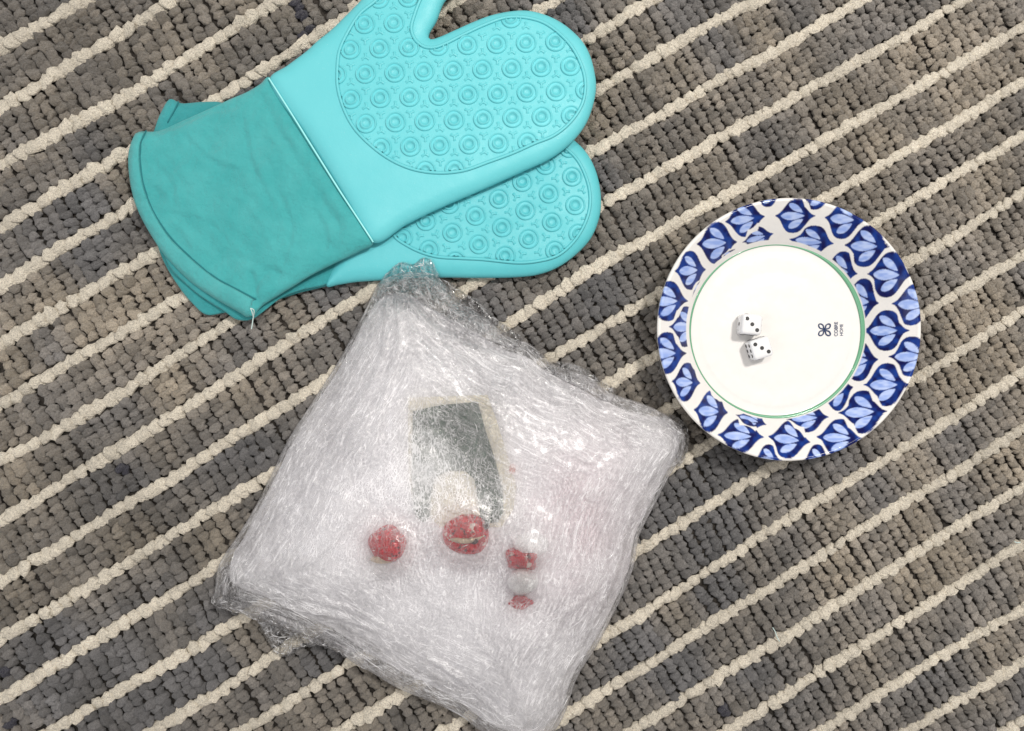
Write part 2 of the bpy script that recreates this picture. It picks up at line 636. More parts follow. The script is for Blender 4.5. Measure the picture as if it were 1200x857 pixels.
def make_rug():
    for k in range(-4, 33):
        gp, gr, ga, gc = [], [], [], []
        cp, cr, ca_, cc = [], [], [], []
        x = -230.0 + random.uniform(0, 10)
        while x < RX1 + 60:
            f = min(max(x / 1200.0, 0), 1)
            pitch = 12.4 * (1 - f) + 9.2 * f
            step = pitch * random.uniform(.9, 1.12)
            if random.random() < .12:
                step += 1.6
            y0 = float(stripe_y(k, np.array([x]))[0])
            x1 = x + 30
            y1 = float(stripe_y(k + 1, np.array([x1]))[0])
            y0b = float(stripe_y(k, np.array([x + 4.0]))[0])
            if not (y1 < RY0 or y0 > RY1 or x1 < RX0 or x > RX1):
                ang = math.atan2(-(y0b - y0), 4.0)
                L = math.hypot(x1 - x, y1 - y0)
                hw = (7.9 * (1 - f) + 6.6 * f) * (1 + .16 * float(vnoise(np.array([x / 55.0]), np.array([k * 2.7]), 91)[0]))            # half width of the cream stripe
                j = random.uniform(-1.2, 1.2)
                if RY0 < y0 < RY1 and RX0 < x < RX1:
                    cp.append((x, y0 + j * .9, random.uniform(-.6, 1.2)))
                    cr.append((pitch * .86, hw * random.uniform(1.0, 1.15), 5.0))
                    ca_.append(ang + random.gauss(0, .10))
                    b = random.uniform(.86, 1.03)
                    cc.append((0.95 * b, 0.86 * b, 0.71 * b))
                nl = random.choice((4, 5, 5)) if random.random() > f * 1.4 else random.choice((5, 6, 6))
                a0 = (hw + 0.2) / L; a1 = 1 - a0
                jitter = random.uniform(-.6, .6)
                for i in range(nl):
                    t = a0 + (a1 - a0) * (i + .5) / nl
                    gx = x + (x1 - x) * t + random.gauss(0, .55)
                    gy = y0 + (y1 - y0) * t + random.gauss(0, .8) + jitter
                    pl = (a1 - a0) * L / nl
                    if RX0 < gx < RX1 and RY0 < gy < RY1:
                        gp.append((gx, gy, random.uniform(-2.2, 1.2)))
                        gr.append((pitch * random.uniform(.55, .70), pl * random.uniform(.58, .78), random.uniform(4.2, 5.8)))
                        ga.append(ang + random.gauss(0, .22)); gc.append(x)
            x += step
        for (nm, P, R, A, cream) in (('cream_stripe', cp, cr, ca_, True), ('grey_band', gp, gr, ga, False)):
            if len(P) < 2:
                continue
            P = np.array(P); px, py = P[:, 0], P[:, 1]
            C = np.column_stack([px - 600, 428.5 - py, P[:, 2]])
            if cream:
                col = np.array(cc)
                g = np.clip(fbm(px / 110., py / 110., 55, 3) * .5, -.3, .3)
                col = col * (1 + .35 * g)[:, None]
            else:
                col = grey_color(np.array(gc), k, px, py)
                for (nx, ny) in NAVY:
                    d = np.hypot(px - nx, py - ny)
                    col[d < 7.5] = (0.018, 0.016, 0.035)
            build_loops(nm, C, np.array(R), np.array(A), col, .45 if cream else 1.0)
    x0, x1, y0, y1 = RX0 - 600, RX1 - 600, 428.5 - RY1, 428.5 - RY0
    V = [(x0, y0, -9), (x1, y0, -9), (x1, y1, -9), (x0, y1, -9), (x0, y0, -3.2), (x1, y0, -3.2), (x1, y1, -3.2), (x0, y1, -3.2)]
    F = np.array([(0, 3, 2, 1), (4, 5, 6, 7), (0, 1, 5, 4), (1, 2, 6, 5), (2, 3, 7, 6), (3, 0, 4, 7)])
    mesh_object('backing', V, F, M_BACK, rug, smooth=False)


make_rug()

# ------------------------------------------------------------------ oven mitts


def rounded(d, R, p=.5):
    t = np.clip(d / R, 0, 1)
    return (1 - (1 - t) ** 2) ** p


def solve_on(surface, pts, z0):
    """lay picture-traced points on a surface z = surface(xy)"""
    pts = np.asarray(pts, float)
    z = np.full(len(pts), float(z0))
    for _ in range(6):
        k = 1 - z / CAMH
        xy = np.column_stack([(pts[:, 0] - 600) * k, (428.5 - pts[:, 1]) * k])
        z = surface(xy)
    return np.column_stack([xy, z])


def grip_pattern(parent, mat, surface, panel_xy, origin, a, b, z0, seed):
    a = np.array(a); b = np.array(b); origin = np.array(origin, float)
    prof = [(0.0, .9), (4.4, .2), (5.2, 3.0), (6.3, 3.2), (7.0, .1), (9.5, .1), (10.1, 2.3), (11.0, 2.3), (11.6, 0.0)]
    seg = 26
    tmpl = []
    for (r, h) in prof:
        for i in range(seg):
            th = 2 * math.pi * i / seg
            tmpl.append((r * math.cos(th), r * math.sin(th), h))
    tmpl = np.array(tmpl)
    FT = []
    for j in range(len(prof) - 1):
        for i in range(seg):
            l = (i + 1) % seg
            FT.append((j * seg + i, (j + 1) * seg + i, (j + 1) * seg + l, j * seg + l))
    FT = np.array(FT)

    def place(name, T, F, ctr, rot=0.0):
        c3 = solve_on(surface, [ctr], z0)[0]
        if not inside(c3[None, :2], panel_xy)[0] and dist_poly(c3[None, :2], panel_xy)[0] > 7:
            return
        ca, sa = math.cos(rot), math.sin(rot)
        xy = np.column_stack([T[:, 0] * ca - T[:, 1] * sa, T[:, 0] * sa + T[:, 1] * ca]) + c3[:2]
        z = surface(xy) + T[:, 2] - .12
        V = np.column_stack([xy, z])
        cen = xy[F].mean(1)
        keep = inside(cen, panel_xy) & (dist_poly(cen, panel_xy) > 2.2)
        if keep.sum() < len(F) * .15:
            return
        F2 = F[keep]
        used, inv = np.unique(F2, return_inverse=True)
        mesh_object(name, V[used], inv.reshape(F2.shape), mat, parent, origin=(c3[0], c3[1], c3[2]))

    # three-armed stud
    st = []
    for k in range(3):
        th = math.pi / 2 + k * 2 * math.pi / 3
        dx, dy = math.cos(th), math.sin(th)
        nx, ny = -dy, dx
        th2 = th + math.pi / 3
        st += [(dx * 2.4 + nx * 1.0, dy * 2.4 + ny * 1.0), (dx * 5.4 + nx * 2.0, dy * 5.4 + ny * 2.0), (dx * 6.0, dy * 6.0)]
        st += [(dx * 5.4 - nx * 2.0, dy * 5.4 - ny * 2.0), (dx * 2.4 - nx * 1.0, dy * 2.4 - ny * 1.0)]
    # order counter-clockwise
    st = np.array(st) * .84
    st = st[np.argsort(np.arctan2(st[:, 1], st[:, 0]))]
    m = len(st)
    T2 = np.concatenate([np.column_stack([st * 1.12, np.zeros(m)]), np.column_stack([st * .9, np.full(m, 1.0)]), [[0, 0, 1.1]]])
    F2 = []
    for i in range(m):
        l = (i + 1) % m
        F2.append((i, l, m + l)); F2.append((i, m + l, m + i)); F2.append((m + i, m + l, 2 * m))
    F2 = np.array(F2)
    base_ang = math.atan2(-a[1], a[0])
    for i in range(-14, 16):
        for j in range(-12, 14):
            c = origin + a * i + b * j
            if not (330 < c[0] < 720 and -90 < c[1] < 330):
                continue
            place('grip_ring', tmpl, FT, c)
            place('grip_stud', T2, F2, c + (a + b) / 3, base_ang + math.pi / 3 * 0)
            place('grip_stud', T2, F2, c + (2 * b - a) / 3 + (a - b) / 3 + b * 0 + (a * 2 - b) / 3 * 0 + (b - a) / 3 * 0 + np.array([0, 0]) if False else c + (b + (b - a)) / 3, base_ang + math.pi)


class Mitt:
    pass


def build_silicone(parent, outline_px, panel_px, zc_fn, T, R, mat, zedge, name='silicone_shell', g=4.0):
    poly = Wp(spline(outline_px, 3.0), zedge)
    panel = None

    def prof(xy, d):
        return T / 2 * rounded(d, R, .5) + 1.2 * rounded(d, 90, .5)

    def top(xy, d):
        return zc_fn(xy) + prof(xy, d) + .35 * fbm(xy[:, 0] / 45, xy[:, 1] / 45, 8, 2) * np.clip(d / 20, 0, 1)

    def bot(xy, d):
        return zc_fn(xy) - T / 2 * rounded(d, R, .5)
    o = puff(name, poly, g, top, bot, mat, parent, rings=(.5, 1.5, 3.0, 5.0))

    def surf(xy):
        xy = np.asarray(xy)
        return top(xy, dist_poly(xy, poly) * np.where(inside(xy, poly), 1, 0))
    return poly, surf


# --- lower mitt
LOWZ = 15.0
low = thing('oven_mitt', 'turquoise silicone oven mitt tucked underneath, only its rounded hand end and edges showing', 'oven mitt', (-20, 180, 3), 'turquoise oven mitts')
low_sil = [(383, 336), (397, 334), (416, 331), (443, 329), (480, 326.5), (512.5, 325.5), (564, 326), (608.7, 325), (631, 322), (653, 314), (675, 298.6),
           (693, 278.6), (703, 252), (704, 227.6), (698.5, 201), (688.5, 181), (675, 166.6), (655, 152), (625, 145), (590, 150), (560, 160), (545, 145), (528, 118), (505, 105),
           (482, 110), (472, 130), (470, 160), (450, 190), (425, 215), (412, 240), (402, 285)]
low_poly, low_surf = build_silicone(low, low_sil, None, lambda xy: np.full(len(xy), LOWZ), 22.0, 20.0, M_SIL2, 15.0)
low_panel_px = [(462.5, 277), (474, 286), (493, 295.5), (512.5, 301), (540, 302.8), (564, 304), (608.7, 308), (631, 306), (653, 299.7), (670.8, 285), (684, 265),
                (690.7, 245), (690.7, 223), (684, 201), (675, 185.5), (664, 175.5), (645, 166), (620, 163), (580, 170), (530, 190), (490, 220), (465, 245), (458, 262)]
pp = solve_on(low_surf, spline(low_panel_px, 4.0), 27)
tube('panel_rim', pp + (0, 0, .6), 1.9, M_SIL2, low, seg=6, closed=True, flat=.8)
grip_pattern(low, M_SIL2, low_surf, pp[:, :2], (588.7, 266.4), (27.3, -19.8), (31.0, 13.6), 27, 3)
# its cuff, nearly all hidden
low_cuff = [(408, 318), (396, 330), (383, 335.5), (349, 344), (320, 353.5), (290, 361), (262, 367), (241.5, 369), (224.7, 355), (206, 331), (191, 305), (180, 270), (172, 225), (172, 180), (182, 150), (188, 134),
            (199.5, 116), (212, 121), (238, 119.5), (262, 121), (300, 150), (360, 220), (410, 285)]
lcp = Wp(spline(low_cuff, 3.0), 9.0)
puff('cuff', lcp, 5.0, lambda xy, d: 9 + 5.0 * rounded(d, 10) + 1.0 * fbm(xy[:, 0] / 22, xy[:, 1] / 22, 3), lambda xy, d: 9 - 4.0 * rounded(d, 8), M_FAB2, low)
sm = solve_on(lambda xy: np.full(len(xy), 18.0), spline([(408.5, 319), (402, 324), (395.5, 330)], 2, False), 18)
tube('seam_bead', sm, 1.1, M_BEAD, low)
# short piece of hem seam seen on the back flap
hs = spline([(209, 119), (204, 130), (196, 144)], 2, False)
hp = Wp(hs, 14.5)
tube('hem_seam', np.column_stack([hp, np.full(len(hp), 14.3)]), 1.0, M_SEAM_SHADE, low)

# --- upper mitt
up = thing('oven_mitt', 'turquoise silicone oven mitt lying on top, palm up, its thumb towards the top edge', 'oven mitt', (-90, 250, 20), 'turquoise oven mitts')


def upz(xy):
    # rests on the lower mitt, sinks towards thumb and cuff
    return 37.5 - 0.035 * (np.clip(xy[:, 1] - 250, 0, 400)) - 0.045 * np.clip(-160 - xy[:, 0], 0, 400)


up_sil = [(314, 91), (335, 75), (358, 58), (370, 47), (387.5, 33), (405, 16), (421, 0), (440, -21), (460, -42), (485, -57), (510, -63), (535, -58), (549, -43), (546, -28), (532, -12),
          (520, 1), (511.5, 23), (503, 38), (502.3, 43.5), (505, 45.3), (513.6, 43), (532.5, 34.6), (553.5, 25), (574.5, 17), (597.6, 12), (616.5, 11), (635, 14.7), (654, 23), (669, 33.6), (683.7, 49),
          (692, 65), (697, 84), (698.8, 101), (696, 120), (688, 143), (677, 159.6), (662.7, 174), (644, 187), (608.7, 203.5), (563, 224), (514.7, 245), (476, 264), (438, 285), (399.5, 225.6), (361, 164)]
up_poly, up_surf = build_silicone(up, up_sil, None, upz, 21.0, 17.0, M_SIL, 37.0)
up_panel_px = [(441.7, 0), (422.5, 15.7), (408.5, 36.7), (398, 59.5), (395.4, 80.5), (396, 103), (403, 127.7), (413, 147), (424, 160.4), (443.5, 177.7), (462.8, 190), (486, 199),
               (514.7, 202.8), (543.6, 200), (572.5, 190), (600, 180), (627, 168), (648, 159.6), (664.8, 147), (677, 132), (683.7, 117.6), (685.8, 96.6), (681.6, 77.7), (671, 56.7), (656, 40),
               (637.5, 27), (616.5, 21), (593, 21), (568, 29.4), (543, 41), (522, 51.4), (509, 56), (496.8, 55), (486, 46), (482, 33.6), (486, 17), (492.6, 0), (505, -20), (515, -35), (505, -48), (485, -46), (462, -25)]
up_pp = solve_on(up_surf, spline(up_panel_px, 4.0), 48)
tube('panel_rim', up_pp + (0, 0, .6), 1.9, M_SIL, up, seg=6, closed=True, flat=.8)
grip_pattern(up, M_SIL, up_surf, up_pp[:, :2], (498, 142), (34.3, -1.3), (17.6, 28.4), 48, 5)

# cuff: a flattened fabric sleeve, its front layer, a raised hem band and the back layer showing under it
cuff_px = [(440, 287), (424, 297), (400, 308), (383, 316), (365, 325), (350, 334), (328, 347), (306, 361), (298, 371), (290, 371), (284.5, 367.5), (252.7, 349.5), (224.7, 331), (195, 303), (176, 276.7), (161, 250.5),
           (153, 230), (148, 205), (147, 180.5), (150.5, 165), (157, 153), (162, 151.5), (182, 151.6), (210, 141), (245, 126.5), (271, 115.5), (289, 108.5), (306, 99), (316, 91), (361, 163), (400, 225)]
cuff_poly = Wp(spline(cuff_px, 2.6), 24.0)
fold = Wp(spline([(180, 152), (212, 142), (245, 130), (275, 126)], 4, False), 30)
pleat = Wp(spline([(352, 333), (380, 314), (405, 300), (432, 285)], 4, False), 30)
crease_a = Wp(spline([(309, 118), (332, 160), (366, 214), (402, 270)], 4, False), 30)
tuck = Wp(spline([(305, 360), (300, 338), (298, 322)], 3, False), 26)
tuck2 = Wp(spline([(300, 340), (318, 318), (330, 322)], 3, False), 26)


more_creases = [Wp(spline(q, 4, False), 30) for q in ([(215, 160), (250, 190), (300, 205)], [(200, 250), (245, 262), (280, 300)], [(330, 230), (345, 270), (335, 310)],
                                                     [(285, 140), (296, 190), (320, 240)], [(240, 320), (270, 300), (296, 306)], [(372, 250), (385, 280), (380, 300)], [(180, 190), (200, 215), (205, 240)])]


def cuffzc(xy):
    t = np.clip((xy[:, 0] + 170) / -270.0, 0, 1)       # 0 at the seam, 1 at the hem
    return upz(xy) - 11 * t


def groove(xy, line, w, depth):
    return -depth * np.exp(-(dist_poly(xy, line, False) / w) ** 2)


def cuff_top(xy, d):
    z = cuffzc(xy) + 8.0 * rounded(d, 13) + 1.6 * rounded(d, 70)
    z = z + np.clip(d / 10, 0, 1) * (3.4 * fbm(xy[:, 0] / 42, xy[:, 1] / 42, 12, 3) + 1.9 * (1 - 2 * np.abs(fbm((xy[:, 0] + xy[:, 1]) / 34, (xy[:, 0] - xy[:, 1]) / 75, 14, 2))) + .45 * fbm(xy[:, 0] / 9, xy[:, 1] / 9, 15, 2))
    e = np.clip(d / 4, 0, 1)
    z = z + e * (groove(xy, fold, 4, 2.5) + groove(xy, crease_a, 5, 2.6) + groove(xy, tuck, 3.5, 3.6) + groove(xy, tuck2, 3.5, 3.0))
    for q in more_creases:
        z = z + e * (groove(xy, q, 3.5, 1.6) - groove(xy, q + (5, 2), 4.0, .9))
    return z


def cuff_bot(xy, d):
    return cuffzc(xy) - 7.0 * rounded(d, 12)


puff('cuff', cuff_poly, 3.4, cuff_top, cuff_bot, M_FAB, up, rings=(.7, 2.0, 4.0))


def cuff_surf(xy):
    xy = np.asarray(xy)
    return cuff_top(xy, dist_poly(xy, cuff_poly) * np.where(inside(xy, cuff_poly), 1, 0))


hem_out = [(297, 371), (290, 371), (284.5, 367.5), (252.7, 349.5), (224.7, 331), (195, 303), (176, 276.7), (161, 250.5), (153, 230), (148, 205), (147, 180.5), (150.5, 165), (158, 152.5)]
hem_in = [(170, 154), (164, 170), (163.5, 192.7), (166.5, 213.7), (171.5, 231), (180, 250.5), (196.7, 276.7), (224.7, 304.7), (252.7, 327), (275, 339), (299, 352)]
ho = spline(hem_out, 3, False); hi = spline(hem_in, 3, False)
ho_w = Wp(ho, 24.0)
c = ho_w.mean(0)
ho_w = ho_w + (ho_w - np.array([-200, 200])) / np.linalg.norm(ho_w - np.array([-200, 200]), axis=1)[:, None] * 0.9
hi_w = solve_on(cuff_surf, hi, 28)[:, :2]
hem_poly = np.concatenate([ho_w, hi_w])


def hem_top(xy, d):
    return np.maximum(cuff_surf(xy), cuffzc(xy) + 1) + 1.9 * rounded(d, 2.6)


def hem_bot(xy, d):
    return cuffzc(xy) - 7.0 * rounded(dist_poly(xy, ho_w, False), 12) - 1.5 * rounded(d, 3)


puff('hem_band', hem_poly, 3.0, hem_top, lambda xy, d: cuff_surf(xy) - 1.0 * rounded(d, 2), M_HEM, up, rings=(.6, 1.6))
st = hi_w.copy()
st3 = np.column_stack([st, cuff_surf(st) + .15])
tube('hem_seam', st3 + (1.2, .8, 0), 0.9, M_SEAM_SHADE, up, flat=.6)  # dark line along the hem, fold shade put into its colour
# back layer of the cuff peeking out under the hem
back_px = [(195, 303), (224, 338), (250, 357), (262, 364), (277, 374.5), (290, 376), (299, 373), (330, 350), (352, 341), (384, 333), (420, 305), (380, 250), (300, 230), (210, 250)]
bp = Wp(spline(back_px, 3), 16)
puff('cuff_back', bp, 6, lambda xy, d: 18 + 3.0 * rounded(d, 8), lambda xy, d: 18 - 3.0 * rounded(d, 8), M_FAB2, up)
# raised silicone lip along the seam
seam = solve_on(up_surf, spline([(316, 93), (361.5, 164.5), (400, 226), (438, 284.5)], 4, False), 44)
seam2 = seam.copy()
zz = np.maximum(cuff_surf(seam[:, :2] + (1, 0)), upz(seam[:, :2]) + 9.0 * 0)
lipz = []
for q in seam[:, :2]:
    s = np.array([q + (dx, dy) for dx in (-4, 0, 4) for dy in (-4, 0, 4)])
    lipz.append(max(cuff_surf(s).max(), up_surf(s).max() - 1.0))
seam2[:, 2] = np.array(lipz) - .2
tube('seam_bead', seam2, 0.95, M_BEAD, up, seg=8, flat=.7)
# sleeve of silicone that covers the join (keeps shell and cuff together)
sl_px = [(318, 91), (330, 82), (372, 150), (412, 214), (452, 277), (439, 285), (400, 225.5), (361, 163.5)]
# loose threads at the hem corner
for pts in ([(296, 360), (299, 366), (298, 376), (296.5, 386)], [(290, 366), (295, 362), (301, 364), (299, 372)]):
    q = spline(pts, 2, False); w = Wp(q, 22)
    zt = np.maximum(cuff_surf(w) + 1.0, 8.0) if pts[0][0] > 285 else np.full(len(w), 15.0)
    zt = np.minimum(zt, 34)
    tube('loose_thread', np.column_stack([w, zt]), 0.65, M_THREAD, up, seg=5)

# ------------------------------------------------------------------ bowl
BX, BY = 305.2, 40.0
bowl = thing('ceramic_bowl', 'white ceramic bowl with blue ogee flower rim pattern and green ring, holding two dice', 'bowl', (BX, BY, 4))
cells = [  # cx, cy, half width, half height, turn (degrees, clockwise in the picture)
    (932, 253, 20, 18, 0), (990, 257, 20, 21, 5), (1016, 288.5, 22.5, 22, 2), (1042, 322, 22, 24, 2), (1071, 357, 22, 22, 2), (1039, 387.5, 27, 24, 0),
    (951, 283, 26, 19, 6), (984, 318, 21, 24, 8), (1008, 353, 22, 27, 6), (1006, 423, 23, 24, -4), (1068, 418, 23, 21, 0), (1039, 451, 23, 22.5, 0),
    (1011, 483, 24.5, 22.5, -2), (984, 513, 23, 19.5, 2), (980, 458, 20, 24, -12), (946, 490, 25, 17, -3), (925, 515, 21, 20, 8), (957, 541, 14, 18, 0),
    (880, 492, 19, 12, 18), (868, 511, 23, 18, 3), (900, 540, 14, 17, 0), (833, 482, 17, 22, 5), (804, 448, 16.5, 23, 4), (781, 414, 20, 22, 0),
    (803, 383, 19, 24, 0), (842, 463, 15, 4.5, 40), (815, 427, 15, 3.5, 66), (783, 353, 20, 21, 0), (809, 317, 18, 23, -3), (840, 285, 20, 22, -3),
    (873, 257, 20, 18.5, -8), (900, 226, 14, 15, 0), (888, 279, 19, 13, -16), (853, 299, 11, 5, -40), (817, 338, 14, 3.5, -62), (957, 228, 18, 16, 0)]
WHITE = np.array([0.765, 0.745, 0.72]); NAVYC = np.array([0.001, 0.003, 0.07]); NAVY2 = np.array([0.006, 0.045, 0.27])
SKY = np.array([0.27, 0.38, 0.74]); SKY2 = np.array([0.47, 0.57, 0.85])


def lens(u, v, a, b, w):
    """petal from a to b with half width w: value < 1 inside"""
    ax, ay = a; bx, by = b
    L = math.hypot(bx - ax, by - ay)
    dx, dy = (bx - ax) / L, (by - ay) / L
    s = ((u - ax) * dx + (v - ay) * dy) / L
    q = np.abs(-(u - ax) * dy + (v - ay) * dx)
    ww = w * np.sin(math.pi * np.clip(s, 0, 1) ** .78) ** .8
    return np.where((s > 0) & (s < 1), q / np.maximum(ww, 1e-3), 9)


def deco(px, py):
    col = np.tile(WHITE, (len(px), 1))
    dfl = np.hypot(px - 909.5, py - 386.5)
    e1 = np.full(len(px), 9.0); e2 = np.full(len(px), 9.0)
    for ci, (cx, cy, hw, hh, rot) in enumerate(cells):
        if hh > 6 and hw < 27 and math.hypot(cx - 909, cy - 386) > 122:
            hw = hw * 1.17; hh = hh * 1.13
        d = np.hypot(px - cx, py - cy)
        m = np.where(d < max(hw, hh) * 1.3)[0]
        if len(m) == 0:
            continue
        a = math.radians(rot)
        u = ((px[m] - cx) * math.cos(a) + (py[m] - cy) * math.sin(a)) / hw
        v = (-(px[m] - cx) * math.sin(a) + (py[m] - cy) * math.cos(a)) / hh
        if cx > 905 and cy < 386:
            us = u + .14 * v
        else:
            us = u + .04 * v
        g = np.interp(np.abs(us), [0, .12, .25, .38, .5, .6, .7, .8, .9, 1.0], [1, .985, .95, .85, .69, .50, .31, .17, .085, .03])
        ins = (np.abs(v) < g) & (np.abs(u) < 1) & (dfl[m] > 105.5)
        e = np.where(np.abs(u) < 1, np.abs(v) / g, 9.0)
        o1, o2 = e1[m], e2[m]
        e1[m] = np.minimum(o1, e); e2[m] = np.minimum(np.maximum(o1, e), o2)
        n = vnoise(px[m] / 5.0, py[m] / 5.0, 60 + ci)
        f = np.clip(.35 + .6 * n, 0, 1)[:, None]
        c1 = NAVYC * (1 - f) + NAVY2 * f
        mid = lens(u, v, (-.72, 0.02), (.46, 0.0), .235)
        upp = lens(u, v, (-.30, -.70), (.38, -.18), .18)
        low_ = lens(u, v, (-.34, .70), (.38, .19), .19)
        pet = np.minimum(np.minimum(mid, upp), low_)
        f2 = np.clip(.5 + .7 * vnoise(px[m] / 6.0, py[m] / 2.2, 90 + ci) + .25 * u, 0, 1)[:, None]
        c2 = SKY * (1 - f2) + SKY2 * f2
        inp = (pet < 1.0)[:, None]
        cc = np.where(inp, c2, c1)
        col[m[ins]] = cc[ins]
    rib = (e1 > .62) & (e2 < 1.35) & (e1 < 1.01)
    col[rib] = WHITE
    return col


def make_bowl():
    zf, zr = 12.0, 58.0
    Rf, Rr = 99.3, 142.0
    inner = []
    for r in np.linspace(0, 92, 60):
        inner.append((r, zf + 0.5 * math.sin(r / 6.0) * min(1, max(0, (r - 40) / 30.0)) * (r < 88)))
    inner.append((96, zf + .3))
    nw = 84
    wall = []
    for t in np.linspace(0, 1, nw):
        r = Rf + (Rr - 1.5 - Rf) * t
        z = zf + 1.0 + (zr - 1.5 - zf - 1.0) * (0.80 * t + 0.20 * (1 - (1 - t) ** 2))
        wall.append((r, z))
    lip = [(Rr - .5, zr - .3), (Rr + 1.2, zr), (Rr + 2.8, zr - 1.0), (Rr + 3.2, zr - 3)]
    outer = [(Rr + 1.5, zr - 8), (135, 38), (124, 24), (112, 13), (104, 9), (84, 8.0), (82, 4.0), (76, 4.0), (74, 8.0), (40, 8.5), (0, 8.5)]
    prof = inner + wall + lip + outer
    seg = 1080
    th = np.linspace(0, 2 * math.pi, seg, endpoint=False)
    V = []
    wob = 1 + .0025 * np.sin(2 * th + .6) + .0015 * np.sin(3 * th)
    for (r, z) in prof:
        V.append(np.column_stack([r * wob * np.cos(th), r * wob * np.sin(th), np.full(seg, z)]))
    V = np.concatenate(V)
    V[:, 0] += BX; V[:, 1] += BY
    n = len(prof)
    i = np.arange(seg); l = (i + 1) % seg
    F = []
    for j in range(n - 1):
        F.append(np.column_stack([j * seg + i, (j + 1) * seg + i, (j + 1) * seg + l, j * seg + l]))
    F = np.concatenate(F)
    col = np.tile(WHITE, (len(V), 1)).astype(float)
    a = len(inner) * seg; b = (len(inner) + len(wall) + 3) * seg
    Q = V[a:b]
    acc = 0
    k = 1 - Q[:, 2] / CAMH
    px = Q[:, 0] / k + 600; py = 428.5 - Q[:, 1] / k
    for ox, oy in ((-.3, -.3), (.3, -.3), (-.3, .3), (.3, .3)):
        acc = acc + deco(px + ox, py + oy)
    col[a:b] = acc / 4
    mesh_object('body', V, F, M_CER, bowl, color=col)
    # painted green ring at the foot of the wall
    seg = 360
    V = []; F = []
    for i in range(seg):
        t = 2 * math.pi * i / seg
        w = 1.1 + 1.0 * max(0, math.cos(t + .35)) + .25 * math.sin(3 * t)
        rc = Rf + .2
        for (r, z) in ((rc - w, zf + .75), (rc - w, zf + 1.25), (rc + w, zf + 1.3 + w * 1.18), (rc + w, zf + .8 + w * 1.18)):
            V.append((BX + r * math.cos(t), BY + r * math.sin(t), z))
    for i in range(seg):
        j = (i + 1) % seg
        for k in range(4):
            l = (k + 1) % 4
            F.append((i * 4 + k, j * 4 + k, j * 4 + l, i * 4 + l))
    mesh_object('green_ring', V, np.array(F), M_GREEN, bowl)
    # printed emblem: four outlined petals on a cross, with two lines of small lettering beside it
    cx, cy = 966.3, 386.6
    zt = zf + .55
    for k in range(4):
        a = math.radians(45 + 90 * k)
        pts = []
        for i in range(22):
            t = 2 * math.pi * i / 22
            r = 4.9 + 4.1 * math.cos(t); s = 2.5 * math.sin(t) * (1.0 if math.cos(t) > 0 else (1 + math.cos(t)) * .85 + .15)
            pts.append((cx + r * math.cos(a) - s * math.sin(a), cy + r * math.sin(a) + s * math.cos(a)))
        w = Wp(pts, zt)
        tube('emblem_petal', np.column_stack([w, np.full(len(w), zt)]), 0.78, M_INK, bowl, closed=True, flat=.25)
    for (txt, x, y, sz) in (('COBRE', 981.8, 394.4, 5.6), ('HOME', 988.0, 394.0, 5.2)):
        cu = bpy.data.curves.new('lettering', 'FONT'); cu.body = txt; cu.size = sz * S; cu.extrude = .08 * S; cu.space_character = .92
        tmp = bpy.data.objects.new('tmp', cu)
        scene.collection.objects.link(tmp)
        bpy.context.view_layer.update()
        me = bpy.data.meshes.new_from_object(tmp)
        bpy.data.objects.remove(tmp)
        me.name = 'lettering'; me.materials.clear(); me.materials.append(M_INK)
        o = bpy.data.objects.new('lettering', me); scene.collection.objects.link(o)
        o.parent = bowl
        wx, wy = W(x, y, zt)
        o.location = Vector((wx * S, wy * S, (zf + .5) * S)) - PARENT_LOC[bowl.name]
        o.rotation_euler = (0, 0, math.pi / 2)


make_bowl()

# ------------------------------------------------------------------ dice


